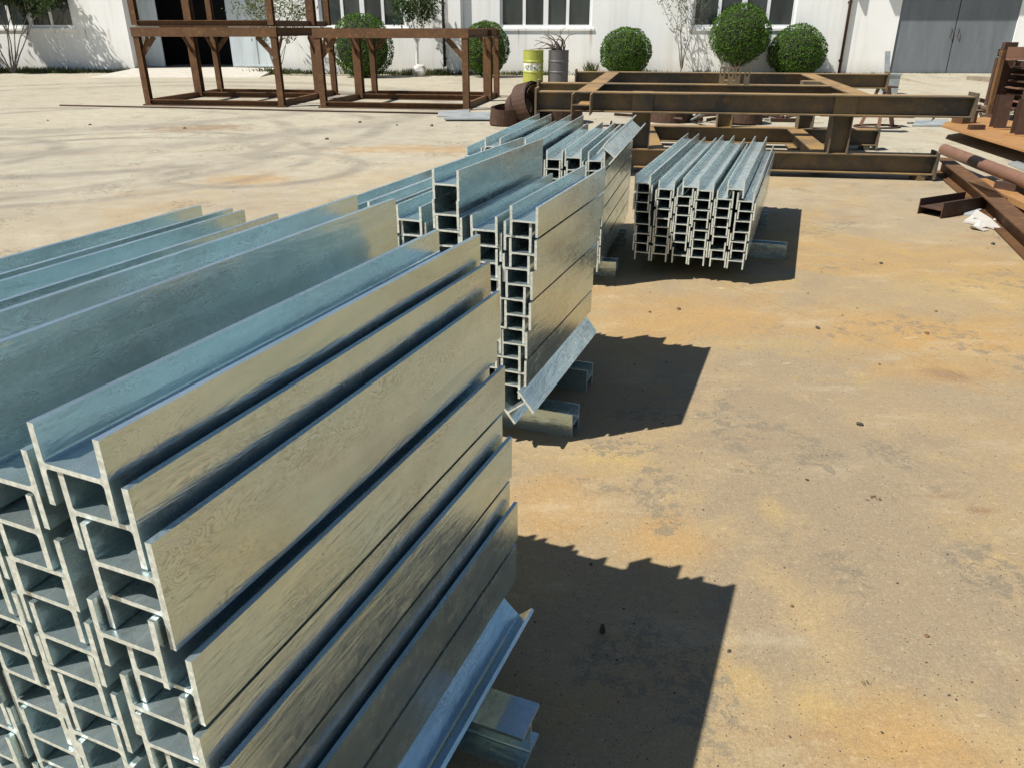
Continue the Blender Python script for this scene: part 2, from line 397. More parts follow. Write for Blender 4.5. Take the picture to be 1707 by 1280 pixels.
# ------------------------------------------------------------------ factory building
WB = R(6.0)
WO = Vector((0, 28.4, 0)); WX = Vector((math.cos(WB), -math.sin(WB), 0)); WN = Vector((math.sin(WB), math.cos(WB), 0))
def wl(px, py, off=0.0):
    p = hit(px, py, WO + WN * off, WN) - WO
    return p.dot(WX), p.z
bld = empty('factory_building', WO, 'white limewashed factory building with tall windows and steel doors behind the yard', 'building', rz=-WB)
ZT, TK = 6.5, .28
x_of = lambda px, py=60: wl(px, py)[0]
sill = wl(900, 47)[1]
wins = [(x_of(-95, 30), x_of(121, 30)), (x_of(532, 30), x_of(676, 30)), (x_of(833, 30), x_of(987, 30)), (x_of(1154, 30), x_of(1326, 30))]
doorL = (x_of(218, 80), x_of(456, 100)); doorR = (x_of(1490, 80), x_of(1686, 80))
WH = sill + 2.1
ops = sorted([(a, b, sill, WH) for a, b in wins] + [(doorL[0], doorL[1], 0, 4.2), (doorR[0], doorR[1], 0, 3.9)])
mb = MB(); x = -46.0
def slab(x0, x1, z0, z1):
    if x1 > x0 and z1 > z0: mb.box(((x0 + x1) / 2, TK / 2, (z0 + z1) / 2), (x1 - x0, TK, z1 - z0))
for a, b, z0, z1 in ops:
    slab(x, a, 0, ZT); slab(a, b, 0, z0); slab(a, b, z1, ZT); x = b
slab(x, 46, 0, ZT)
mb.build('wall', WALL, bld)
mb = MB(); mb.box((0, 6.2, ZT + .1), (92.4, 12.6, .2)); mb.build('roof', GREYP, bld)
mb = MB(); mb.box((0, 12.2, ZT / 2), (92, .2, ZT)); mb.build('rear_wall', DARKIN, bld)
# white wainscot ledge under each window and the windows themselves
for wi, (a, b) in enumerate(wins):
    wo = MB(); d = .06
    fr = wo; fw = .09
    fr.box(((a + b) / 2, d + .04, sill + fw / 2), (b - a, .08, fw)); fr.box(((a + b) / 2, d + .04, WH - fw / 2), (b - a, .08, fw))
    fr.box((a + fw / 2, d + .04, (sill + WH) / 2), (fw, .08, WH - sill - 2 * fw)); fr.box((b - fw / 2, d + .04, (sill + WH) / 2), (fw, .08, WH - sill - 2 * fw))
    wob = fr.build('window', WFRAME, bld)
    n = 4 if wi else 6
    pw = (b - a - 2 * fw) / n
    for k in range(n):
        x0 = a + fw + k * pw
        mm = MB()
        dd = d + (.03 if k % 2 else .052)
        s_ = .045
        if k < n - 1:
            mm.box((x0 + pw, dd, (sill + WH) / 2), (.16 if k % 2 else .10, .05, WH - sill - 2 * fw))
            mm.build('mullion', WFRAME, wob)
        g = MB(); g.box((x0 + pw / 2, d + .055 + .004 * (k % 2), (sill + WH) / 2), (pw - .02, .006, WH - sill - 2 * fw)); g.build('pane', GLASS, wob)
    sb = MB(); sb.box(((a + b) / 2, -.003, sill - .05), (b - a + .16, .07, .07)); sb.build('sill', WALL, bld)
    bk = MB(); bk.box(((a + b) / 2, TK + .6, (sill + WH) / 2), (b - a + .4, .03, WH - sill + .4)); bk.build('dark_backing', DARKIN, bld)  # near-black sheet added behind the panes, its colour stands for the unlit room
# left doorway: deep reveals, a closed leaf left, dark opening, a faded leaf right
a, b = doorL; RD = .9
mb = MB(); mb.box((a - .10, TK + (RD - TK) / 2 + .002, 2.1), (.2, RD - TK, 4.2)); mb.box((b + .10, TK + (RD - TK) / 2 + .002, 2.1), (.2, RD - TK, 4.2))
mb.box(((a + b) / 2, TK + (RD - TK) / 2 + .002, 4.28), (b - a, RD - TK, .16)); mb.build('door_reveal', WALL, bld)
xa, xb = wl(272, 90, RD)[0], wl(386, 90, RD)[0]
THR = .14
for (p, q, nm) in ((a + .005, xa, 'door'), (xb, b - .005, 'door')):
    dm = MB(); dm.box(((p + q) / 2, RD + .03, 2.16), (q - p, .05, 4.0)); dleaf = dm.build(nm, DOORW, bld)
    rb = MB()
    for z in (.22, 1.4, 2.6): rb.box(((p + q) / 2, RD - .01, z), (q - p - .06, .03, .06))
    rb.box(((p + q) / 2, RD - .008, 2.1), (.05, .025, 3.7)); rb.build('door_rib', DOORW, dleaf)
dk = MB(); dk.box(((xa + xb) / 2, RD + 3.0, 2.1), (9, .05, 4.4)); dk.build('dark_backdrop', DARKIN, bld)  # near-black sheet painting the darkness inside the doorway
tr = MB(); tr.box(((xa + xb) / 2 + .9, RD + 2.2, 1.9), (.9, .05, 1.3)); tr.build('inner_window', simple('inner_window_light', (.16, .18, .19), .5, 0, .2), bld)
# right steel double door, canopy
a, b = doorR; mid = (wl(1591, 60)[0])
for p, q in ((a + .01, mid - .015), (mid + .015, b - .01)):
    dm = MB(); dm.box(((p + q) / 2, .07, 1.95), (q - p, .05, 3.86)); dleaf = dm.build('door', DOORG, bld)
    hd = MB(); hx = q - .09 if p < mid - 1 else p + .09
    hd.tube([(hx, .05, 1.2), (hx, -.01, 1.22), (hx, -.01, 1.42), (hx, .05, 1.44)], .012, 6); hd.build('handle', RUSTD, dleaf)
gp = MB(); gp.box((mid, .1, 1.95), (.06, .02, 3.86)); gp.build('door_gap', DARKIN, bld)
cx = wl(1500, 38)[0] - 1.55
cn = MB(); cn.box(((cx + b + 2.2) / 2, -.35, 4.06), (b + 2.2 - cx, .70, .12)); cn.build('canopy', WALL, bld)
# drain pipes, pilaster
def pipe(px, r, mat, z0=0.02, name='drain_pipe'):
    m = MB(); xx = wl(px, 100)[0]; m.tube([(xx, -r - .03, z0), (xx, -r - .03, 5.8)], r, 10); o = m.build(name, mat, bld, smooth=True)
    for z in (.5, 2.2, 4.0):
        c = MB(); c.box((xx, -.02, z), (r * 2.8, .05, .05)); c.build('clip', mat, o)
pipe(1401, .045, RUSTD); pipe(742, .05, BLACKR, .25)
m = MB(); xx = wl(758, 100)[0]; m.box((xx + .06, -.09, 3.0), (.42, .18, 5.9)); m.build('pilaster', WALL, bld)
pipe(772, .05, WFRAME)
m = MB(); xx = wl(1424, 30)[0]; m.box((xx - .5, -.22, wl(1424, 30)[1] + 2.0), (.07, .42, 1.2)); m.build('bracket', GREYP, bld)
# ramps
def wpt(x, y, z=0): return WO + WX * x + WN * y + Vector((0, 0, z))
a, b = doorL
m = MB(); vs = [wpt(a + .1, -3.4, -.02), wpt(b + .5, -2.8, -.02), wpt(b + .02, -.1, THR), wpt(a, -.02, THR), wpt(a, 3.4, THR), wpt(b + .02, 3.4, THR),
                wpt(a + .1, -3.4, -.3), wpt(b + .5, -2.8, -.3), wpt(b + .02, 3.4, -.3), wpt(a, 3.4, -.3)]
m.add(vs, [(0, 1, 2, 3), (3, 2, 5, 4), (0, 6, 7, 1), (1, 7, 8, 5, 2), (0, 3, 4, 9, 6)])
tag(m.build('ramp', CONC), 'pale concrete ramp rising to the dark doorway', 'ramp', kind='structure')
a, b = doorR
m = MB(); vs = [wpt(a - .2, -5.5, -.02), wpt(b + 6, -5.5, -.02), wpt(b + 6, -.01, .12), wpt(a - .1, -.01, .12), wpt(a - .1, -.01, -.2), wpt(b + 6, -.01, -.2), wpt(a - .2, -5.5, -.2), wpt(b + 6, -5.5, -.2)]
m.add(vs, [(0, 1, 2, 3), (0, 3, 4, 6), (1, 7, 5, 2)])
tag(m.build('ramp', GROUND), 'concrete apron rising to the grey double door', 'ramp', kind='structure')

# ------------------------------------------------------------------ galvanized beams
PITCH, Z0 = .0551, .1512
BP = hprof(.1, .1, .0088, .0064, .005, 3)
_bm = {}
def beam_mesh(L):
    k = round(L, 2)
    if k not in _bm:
        m = MB(); n = len(BP)
        vs = [(a, y, b) for y in (0, k) for a, b in BP]
        # lengthwise faces, ends as flange / web / flange
        m.add(vs, [(i, (i + 1) % n, n + (i + 1) % n, n + i) for i in range(n)])
        q = (n - 8) // 4   # fillet points per corner
        i0 = 1
        c1 = list(range(2, 2 + q)); c2 = list(range(2 + q, 2 + 2 * q)); c3 = list(range(6 + 2 * q, 6 + 3 * q)); c4 = list(range(6 + 3 * q, 6 + 4 * q))
        fl = [0, 1] + c1[:1] + c4[-1:] + [n - 2, n - 1]
        web = c1 + c2 + c3 + c4
        fr = [c2[-1], 2 + 2 * q, 3 + 2 * q, 4 + 2 * q, 5 + 2 * q, c3[0]]
        for f in (fl, web, fr):
            m.f.append(tuple(f)); m.f.append(tuple(n + i for i in reversed(f)))
        me = m.mesh('galvanized_profile', GALV); me.materials.append(CUT)
        for pl in me.polygons:
            if abs(pl.normal.y) > .9: pl.material_index = 1
        _bm[k] = me
    return _bm[k]
def stack(yaw, u0, L, cols, where, group, extra=(), lean=None, skip=None):
    ph = R(yaw); u = Vector((math.sin(ph), math.cos(ph), 0)); p = Vector((math.cos(ph), -math.sin(ph), 0))
    nn = 0
    for ci, col in enumerate(cols):
        col = sorted(col, key=lambda q: -q[1])
        cw = 'rightmost column' if ci == 0 else ('leftmost column' if ci == len(cols) - 1 else ['', 'second', 'third', 'fourth', 'fifth', 'sixth', 'seventh'][ci] + ' column from right')
        for ri, (pc, z) in enumerate(col):
            if skip and skip(ci, ri): continue
            j = rnd.uniform(-.006, .006) if ci == 0 or ri < 2 else rnd.uniform(-.009, .008)
            o = obj('galvanized_profile', beam_mesh(L), None, u * (u0 + j) + p * pc + Vector((0, 0, z)), (0, R(rnd.uniform(-.7, .7)), -ph))
            rw = ordw(ri) + (' from top' if ri else '')
            if ri == len(col) - 1: rw = 'lowest'
            tag(o, 'galvanized H-beam, %s in %s of %s' % (rw, cw, where), 'steel beam', group); nn += 1
    for pc, z, tilt, du, lab in extra:
        o = obj('galvanized_profile', beam_mesh(L), None, u * (u0 + du) + p * pc + Vector((0, 0, z)), (0, tilt, -ph))
        tag(o, lab, 'steel beam', group)
    return u, p
def column(c, n, s0=0, k0=0, amp=.0058, drift=0.0, loose=True):
    out = []; z = Z0 + PITCH * k0; w_ = 0.0
    for k in range(k0, n):
        w_ = max(-.004, min(.004, w_ + rnd.uniform(-.003, .003)))
        out.append((c + (amp if (k + s0) % 2 else -amp) * rnd.uniform(1.0, 1.22) + drift * k + w_ * .3, z))
        z += PITCH + (rnd.uniform(0, .007) if loose and rnd.random() < .5 else 0)
    return out
def zr(k): return Z0 + PITCH * k

# nearest stack (yaw 22.5)
c0 = [0, 0, 0, -.600, -.612, -.600, -.618, -.630, -.615, -.633, -.646, -.631, -.662, -.648, -.636, -.660, -.680]
cols1 = [[(c0[k], zr(k)) for k in range(3, 17)],
         column(-.738, 16, 0, amp=.0076, drift=-.004), column(-.861, 16, 0, amp=.0076, drift=-.0038), column(-.982, 16, 0, amp=.0074, drift=-.0036, loose=False), column(-1.103, 17, 0, amp=.0074, drift=-.0034, loose=False), column(-1.228, 17, 0, amp=.0074, drift=-.0036, loose=False)]
cols1[2] = cols1[2][:-1]; cols1[2].append((-.868, max(zr(17), cols1[2][-1][1] + PITCH, cols1[1][-1][1] + PITCH)))
u1, p1 = stack(22.5, .458, .90, cols1, 'nearest stack', 'beams of the nearest stack',
      extra=[(-.580, .172, R(45), .012, 'galvanized H-beam tilted on edge under the nearest stack, sticking out')])
# middle tall stack (yaw 20.8)
def lean2(k): return -.055 * (13 - k) / 13
cols2 = [[(-.876 + lean2(k) + (.0105 if k % 2 else -.0105) + (.005 if (k // 2) % 2 else 0), zr(k)) for k in range(2, 14)],
         column(-1.003, 13, 0), column(-1.145, 14, 1, loose=False), column(-1.288, 13, 0), column(-1.418, 13, 1), column(-1.552, 13, 0)]
cols2[2].append((cols2[2][-1][0], cols2[2][-1][1] + .1006))
u2, p2 = stack(20.8, 2.392, .88, cols2, 'middle tall stack', 'beams of the middle tall stack',
      extra=[(-.884, .185, R(-38), -.02, 'galvanized H-beam tilted on edge under the middle tall stack')])
# separate low stack on the right (yaw 20)
cols3 = [column(-.280, 7, 0), column(-.398, 7, 1), column(-.516, 8, 0), column(-.634, 7, 1), column(-.752, 8, 0), column(-.870, 8, 1)]
def sq(col, k, dx, dz):            # shove the beams above row k sideways and up
    for q in range(k, len(col)): col[q] = (col[q][0] + dx, col[q][1] + dz)
sq(cols3[0], 4, .014, .010); sq(cols3[1], 2, .0, .026); sq(cols3[2], 4, .0, .012); sq(cols3[3], 1, -.0, .030); sq(cols3[4], 5, .0, .004); sq(cols3[5], 4, -.016, .018)
cols3[1].append((-.335, cols3[1][-1][1] + PITCH + .006)); cols3[3].append((-.598, cols3[3][-1][1] + PITCH + .004))
u3, p3 = stack(20.0, 4.80, 2.2, cols3, 'low stack at right', 'beams of the low stack at right')
# stack behind the middle one (yaw 14.5)
ph4 = R(14.5); U4 = Vector((math.sin(ph4), math.cos(ph4), 0)); P4 = Vector((math.cos(ph4), -math.sin(ph4), 0))
A4 = at(987, 256, .80); u40, pr4 = A4.dot(U4), A4.dot(P4)
cc = [pr4 + .02 - .1225 * k for k in range(8)]
cols4 = [column(cc[k], 12, k % 2, loose=False) for k in range(7)]
sq(cols4[1], 11, 0, .012); sq(cols4[4], 11, .0, .010)
cols4[3].append((cc[3] + .0, zr(12) + .002)); cols4[5].append((cc[5], zr(12) + .002))
stack(14.5, u40, 1.45, cols4, 'stack behind the middle one', 'beams of the stack behind the middle one',
      extra=[(cc[0] + .075, zr(12) - .005, R(38), 0.0, 'galvanized H-beam tipped over on top right of stack behind the middle one')],
      skip=lambda ci, ri: ci >= 2 and ri >= 4)
m = MB()
for ci in range(2, 7):
    col = sorted(cols4[ci], key=lambda q: -q[1])
    for pc, z in col[4:]:
        o = U4 * u40 + P4 * pc + Vector((0, 0, z))
        m.prism(hprof(.1, .1, .0075, .0055), o, o + U4 * 1.45)
tag(m.build('stacked_beams', GALV), 'lower galvanized beams inside the stack behind the middle one', 'steel beams', kind='stuff')
# bearers
def bearer(pt, pdir, L, lab, turn=False, name='support_profile'):
    o = obj(name, beam_mesh(L), None, pt, (0, R(90) if turn else 0, math.atan2(-pdir.x, pdir.y)))
    return tag(o, lab, 'support beam', 'short beams propping the stacks off the ground')
Z5 = Vector((0, 0, .0502))
q = at(838, 1185, .1); ub = q.dot(u1)
bearer(u1 * ub + p1 * -1.40 + Z5, p1, .98, 'galvanized support beam poking out under the nearest stack', True)
bearer(u1 * .62 + p1 * -1.40 + Z5, p1, .90, 'galvanized support beam under the near end of nearest stack', True)
bearer(u2 * 2.60 + p2 * -1.62 + Z5, p2, .90, 'galvanized support beam poking out under near end of middle tall stack')
bearer(u2 * 3.02 + p2 * -1.62 + Z5, p2, .84, 'galvanized support beam under far end of middle tall stack')
bearer(u3 * 5.55 + p3 * -.98 + Z5, p3, .98, 'galvanized support beam poking out under near end of low stack at right')
bearer(u3 * 6.55 + p3 * -.98 + Z5, p3, .80, 'galvanized support beam under far end of low stack at right')
bearer(U4 * (u40 + .3) + P4 * (cc[6] - .08) + Z5, P4, .94, 'galvanized support beam poking out under near end of stack behind the middle one')
bearer(U4 * (u40 + 1.1) + P4 * (cc[6] - .08) + Z5, P4, .90, 'galvanized support beam under far end of stack behind the middle one')

# ------------------------------------------------------------------ rusty table frames on the left
def table_frame(corner_fl, corner_fr, depth, mid, h, label, z0=0.0, knee=True):
    A, B = Vector(corner_fl), Vector(corner_fr); ex = (B - A); L = ex.length; ex.normalize(); ey = Vector((-ex.y, ex.x, 0))
    base = Vector((A.x, A.y, z0))
    t = empty('rusty_steel_frame', base, label, 'steel frame', 'rusty welded frames at the left')
    P = lambda x, y, z: base + ex * x + ey * y + Vector((0, 0, z))
    aw = .13
    def part(name, f, mat=RUST):
        m = MB(base); f(m); m.build(name, mat, t)
    for x in (0, L):
        for y in (0, mid, depth):
            s_ = .17 if y == mid else .12
            part('post', lambda m: m.prism(hprof(s_, s_, .012, .01, turn=True), P(x, y, .03), P(x, y, h - .002), up=ey))
    for y in (0, mid, depth):
        part('bottom_rail', lambda m: m.prism(uprof(.07, .11, .012), P(.07, y, .062), P(L - .07, y, .062), roll=R(90)))
    for x in (0, L):
        part('bottom_rail', lambda m: m.prism(uprof(.07, .11, .012), P(x, .07, .062), P(x, depth - .07, .062), roll=R(-90)))
    for y in (0, depth):
        part('top_rail', lambda m: m.prism(uprof(.075, .17, .012), P(-.08, y - .07, h - .087), P(L + .08, y - .07, h - .087), roll=R(-90)))
    for x in (-.02, L + .02):
        part('top_rail', lambda m: m.prism(uprof(.075, .15, .012), P(x, .02, h - .09), P(x, depth - .08, h - .09), roll=R(90)))
    if knee:
        for x, sx in ((0, 1), (L, -1)):
            for y in (0, depth):
                part('knee_brace', lambda m: m.prism(rect(.012, .10), P(x + sx * .05, y, h - .50), P(x + sx * .36, y, h - .17), up=ex))
            for y, sy in ((0, 1), (mid, -1), (depth, -1)):
                part('knee_brace', lambda m: m.prism(rect(.012, .10), P(x, y + sy * .06, h - .50), P(x, y + sy * .36, h - .17), up=ey))
        for x in (0, L):
            for y in (0, depth):
                part('foot_plate', lambda m: m.box(P(x, y, .0145), (.2, .2, .025)))
    return t
G1, G2 = at(250, 176), at(471, 179)
table_frame(G1, G2, 3.1, 2.1, 1.47, 'rusty steel table frame with knee braces, left one standing on the ground')
G3, G4 = at(541, 180), at(778, 184)
table_frame(G3, G4, 3.1, 2.1, 1.45, 'rusty steel table frame in front of the round bush and young tree')
# second frame stacked on the left one, its top out of the picture
A, B = Vector(G1), Vector(G2); ex = (B - A).normalized(); ey = Vector((-ex.y, ex.x, 0))
table_frame(A + ex * .02, B - ex * .02 , 3.08, 2.1, 1.45, 'rusty steel frame stacked on top of the left table frame', z0=1.475, knee=False)
m = MB(); a, b = at(100, 177.5), at(730, 191)  # thin dark line along the ground before the frames
m.tube([a + Vector((0, 0, .016)), a.lerp(b, .3) + Vector((0, .03, .016)), a.lerp(b, .7) + Vector((0, -.02, .016)), b + Vector((0, 0, .016))], .015, 8)
tag(m.build('dark_line', RUSTD, smooth=True), 'long thin dark line lying on the ground before the rusty frames', 'steel rod')
def flat_plate(pts, th, z, mat, name, lab, cat, grp=None):
    m = MB(); n = len(pts); m.add([Vector((p.x, p.y, z)) for p in pts] + [Vector((p.x, p.y, z + th)) for p in pts], [tuple(range(n)), tuple(range(n, 2 * n))] + [(i, (i + 1) % n, n + (i + 1) % n, n + i) for i in range(n)])
    return tag(m.build(name, mat), lab, cat, grp)
flat_plate([at(728, 196), at(782, 196.5), at(783, 184), at(735, 188)], .02, .002, GREYB, 'galvanized_sheet', 'grey galvanized sheet on the ground beside the rusty frame foot, left one', 'metal sheet', 'grey sheets by the frame')
flat_plate([at(740, 203), at(824, 203), at(824, 191), at(784, 192), at(743, 200)], .02, .024, GREYB, 'galvanized_sheet', 'grey galvanized sheet on the ground reaching towards the rusty coil', 'metal sheet', 'grey sheets by the frame')

# ------------------------------------------------------------------ coils of rusty strip
def coil(c, r0, r1, turns, width, axis, mat, label, wob=.02, name='strip_coil', group=None):
    c = Vector(c); axis = Vector(axis).normalized(); x = axis.cross(Vector((0, .2, 1))).normalized() if abs(axis.z) < .9 else Vector((1, 0, 0)); y = axis.cross(x)
    n = int(turns * 28); th = .006; vs = []; fs = []
    ph = rnd.uniform(0, 6)
    for i in range(n + 1):
        t = i / n; a = t * turns * 2 * math.pi + ph; r = r0 + (r1 - r0) * t + wob * math.sin(a * .37 + 1)
        o = axis * (wob * 1.8 * math.sin(a * .53 + ph)) 
        d = x * math.cos(a) + y * math.sin(a)
        for rr in (r, r + th):
            for s_ in (-.5, .5): vs.append(c + d * rr + axis * (width * s_) + o)
    for i in range(n):
        b = i * 4
        fs += [(b, b + 1, b + 5, b + 4), (b + 2, b + 6, b + 7, b + 3), (b, b + 4, b + 6, b + 2), (b + 1, b + 3, b + 7, b + 5)]
    fs += [(0, 2, 3, 1), (n * 4, n * 4 + 1, n * 4 + 3, n * 4 + 2)]
    m = MB(c); m.add(vs, fs); o = m.build(name, mat, None, c)
    return tag(o, label, 'coil', group)
p = at(842, 212); coil((p.x, p.y + .2, .155), .185, .245, 7, .24, (.12, -.16, 1), RUSTD, 'rusty steel strip coil lying flat, beside the upright coil', .012)
p = at(884, 212); coil((p.x, p.y + .2, .35), .26, .325, 5, .26, (.75, -.62, .22), RUSTD, 'rusty steel strip coil standing upright by the big frame end', .028)
p = at(868, 213); coil((p.x, p.y + .45, .26), .20, .25, 4, .20, (.45, -.75, .55), RUSTD, 'tilted rusty strip coil leaning between the flat and upright coils', .03)
p = at(925, 206); coil((p.x + .05, p.y + .1, .16), .34, .42, 5, .28, (.0, -.1, 1), RUSTD, 'rusty steel strip coil lying under the left end of big frame', .012)
p = at(1122, 207); coil((p.x, p.y + .35, .15), .30, .36, 5, .28, (.05, -.05, 1), RUSTD, 'rusty steel strip coil seen under big frame between its posts', .012)
p = at(1245, 210); coil((p.x, p.y + .3, .16), .26, .31, 6, .30, (.0, .05, 1), RUSTD, 'rusty steel strip coil just right of the big frame post', .014)

# ------------------------------------------------------------------ big welded frame of H-beams
base = at(1030, 300)
big = empty('welded_beam_frame', base, 'big two-level welded frame of dark H-beams with orange rust tops', 'steel frame')
def bp(name, f, mat=MILL, parent=big):
    m = MB(base); f(m); return m.build(name, mat, parent)
HB = hprof(.2, .2, .012, .009, turn=True)      # web vertical
fa = R(-9.5); E1 = Vector((math.cos(fa), math.sin(fa), 0)); E2 = Vector((-E1.y, E1.x, 0)); EZ = Vector((0, 0, 1))
def on(px, py, z, line_p):           # point on a line through line_p along E1 at height z, below/above a pixel column
    n = E2; h_ = hit(px, py, line_p, n); return line_p + E1 * (h_ - line_p).dot(E1)
def hbeam(name, P, x0, x1, zc, plates=(True, True), prof=HB, pl=.27):
    a, b = P + E1 * x0, P + E1 * x1; a = Vector((a.x, a.y, zc)); b = Vector((b.x, b.y, zc))
    o = bp(name, lambda m: m.prism(prof, a, b))
    for q, on_, s in ((a, plates[0], -1), (b, plates[1], 1)):
        if on_:
            bp('end_plate', lambda m: m.prism(rect(.24, pl), q + E1 * s * .0005, q + E1 * s * .022))
    return a, b
ZL, ZU = .155, .735
LF = at(1548, 300)                       # lower front beam
xr = 0.0; xl = (on(1030, 285, 0, LF) - LF).dot(E1)
hbeam('lower_beam', LF, xl - .5, 0, ZL)
LBk = at(1455, 250); xlb = (on(1055, 240, 0, LBk) - LBk).dot(E1)
hbeam('lower_beam', LBk, xlb - .3, 0, ZL)
UF = at(1621, 161, ZU + .1)
xf = (on(897, 160, ZU + .1, UF) - UF).dot(E1)
hbeam('upper_beam', UF, xf, 0, ZU, (True, True))
UM = at(1000, 139, ZU + .1)
x1 = (on(900, 140, ZU + .1, UM) - UM).dot(E1); x2 = (on(1395, 148, ZU + .1, UM) - UM).dot(E1)
hbeam('upper_beam', UM, x1, x2, ZU, (True, False))
UB = at(1478, 124, ZU + .1)
x3 = (on(962, 116, ZU + .1, UB) - UB).dot(E1)
hbeam('upper_beam', UB, x3, 0, ZU)
def cross(name, p0, p1, z, inset=.11):
    p0, p1 = Vector((p0.x, p0.y, z)), Vector((p1.x, p1.y, z)); d = (p1 - p0).normalized()
    bp(name, lambda m: m.prism(HB, p0 + d * inset, p1 - d * inset))
a = on(975, 160, ZU + .1, UF); b = on(1022, 120, ZU + .1, UB)
cross('cross_beam', a, b, ZU - .004)
bp('end_plate', lambda m: m.prism(hprof(.2, .2, .012, .012), Vector((a.x, a.y, ZU + .004)) - E2 * .50, Vector((a.x, a.y, ZU + .004)) - E2 * .107))
a = on(1440, 160, ZU + .1, UF); b = on(1345, 122, ZU + .1, UB)
cross('cross_beam', a, b, ZU - .004)
a = on(1372, 265, .25, LF); b = on(1322, 222, .25, LBk)
cross('cross_beam', a, b, ZL - .004)
a = on(1090, 265, .25, LF); b = on(1075, 222, .25, LBk)
cross('cross_beam', a, b, ZL - .004)
def post(px, py, L_, zt=ZU - .102):
    p = on(px, py, ZL + .1, L_)
    bp('post', lambda m: m.prism(HB, Vector((p.x, p.y, ZL + .101)), Vector((p.x, p.y, zt)), up=E1))
    bp('cap_plate', lambda m: m.box((p.x, p.y, zt + .1), (.22, .22, .20), Matrix.Rotation(fa, 3, 'Z')), MILL)
post(1390, 268, LF); post(1065, 262, LF); post(1205, 222, LBk); post(1338, 226, LBk)
bp('upper_tie', lambda m: m.prism(HB, on(1390, 268, 0, LF) + EZ * (ZU + .001) - E2 * .9, on(1390, 268, 0, LF) + EZ * (ZU + .001) - E2 * .12)) if False else None
for px in (1205, 1217, 1231, 1244):
    i = (1205, 1217, 1231, 1244).index(px)
    p = on(px, 128 + 4 * (i % 2), ZU + .1, UM) + E2 * (.09 if i % 2 == 0 else -.06)
    def lug(m, p=p):
        q = Vector((p.x, p.y, ZU + .101))
        M_ = Matrix.Rotation(fa, 3, 'Z')
        for dx in (-.024, .024): m.box(q + E1 * dx + EZ * .095, (.018, .016, .19), M_)
        m.box(q + EZ * .045, (.030, .0155, .088), M_); m.box(q + EZ * .183, (.030, .0155, .014), M_)
    bp('lug', lug, MILL)
for pl_, L_ in ((1548, LF), (1448, LBk), (1095, LF)):
    p = on(pl_ - 8, 280, 0, L_); bp('foot', lambda m: m.box((p.x - .05, p.y, .0275), (.08, .18, .053)), MILL)

# ------------------------------------------------------------------ rusty stock on the right
def lying(name, p0, p1, prof, mat, lab, cat, roll=0.0, grp=None, smooth=False):
    m = MB(p0); m.prism(prof, p0, p1, roll=roll); return tag(m.build(name, mat, None, p0), lab, cat, grp)
# pipe
a, b = at(1574, 250, .165), at(1800, 338, .165)
m = MB(a); m.tube([a, a + (b - a).normalized() * .03, b], [.062, .062, .062], 20); m.tube([a - (b - a).normalized() * .001, a + (b - a).normalized() * .002], .05, 16)
pp = m.build('steel_pipe', PIPEM, None, a); tag(pp, 'brown rusty round pipe resting across the rusty channels at right', 'steel pipe')
m = MB(a); d = (b - a).normalized(); m.tube([a - d * .012, a - d * .0015], .054, 16); m.build('end_cap', WHITE, pp)
# channels
a, b = at(1568, 262, .02), at(1612, 318, .02)
CH = hprof(.15, .15, .012, .009, turn=True)
a, b = at(1570, 275, .085), at(1660, 345, .085)
lying('channel_beam', a, b, CH, RUST, 'shorter rusty channel beam, farther one of the two at right edge', 'steel beam')
a, b = at(1625, 318, .085), at(1800, 478, .085)
lying('channel_beam', a, b, CH, RUST, 'long rusty channel beam running out of the picture at right edge', 'steel beam')
a, b = at(1551, 348, .066), at(1626, 336, .066)
lying('channel_offcut', a, b, hprof(.13, .22, .008, .008), RUSTD, 'short dark H-beam offcut lying beside the white scrap', 'beam offcut')
a, b = at(1640, 302, .03), at(1760, 372, .03)
lying('flat_bar', a, b, rect(.16, .05), RUSTO, 'orange rusty flat bar under the brown pipe', 'flat bar')
a, b = at(1685, 330, .09), at(1800, 385, .09)
lying('flat_bar', a, b, rect(.10, .05), RUSTO, 'orange rusty square bar near the right edge', 'flat bar')
m = MB(); p = at(1665, 300, .12); m.box((p.x + .1, p.y - .12, .06), (.30, .22, .12), Matrix.Rotation(.4, 3, 'Z')); m.box((p.x + .13, p.y - .12, .13), (.12, .10, .03))
tag(m.build('steel_block', RUSTD), 'dark rusty steel block wedged beneath the brown pipe', 'steel block')
flat_plate([at(1680, 275), at(1720, 292), at(1760, 285), at(1707, 270)], .02, .003, GREYB, 'metal_sheet', 'grey metal sheet on the ground behind the brown pipe', 'metal sheet')
flat_plate([at(1665, 352), at(1712, 392), at(1760, 385), at(1700, 338)], .012, .003, GREYB, 'metal_sheet', 'pale blue grey sheet on the ground among the channel beams', 'metal sheet')
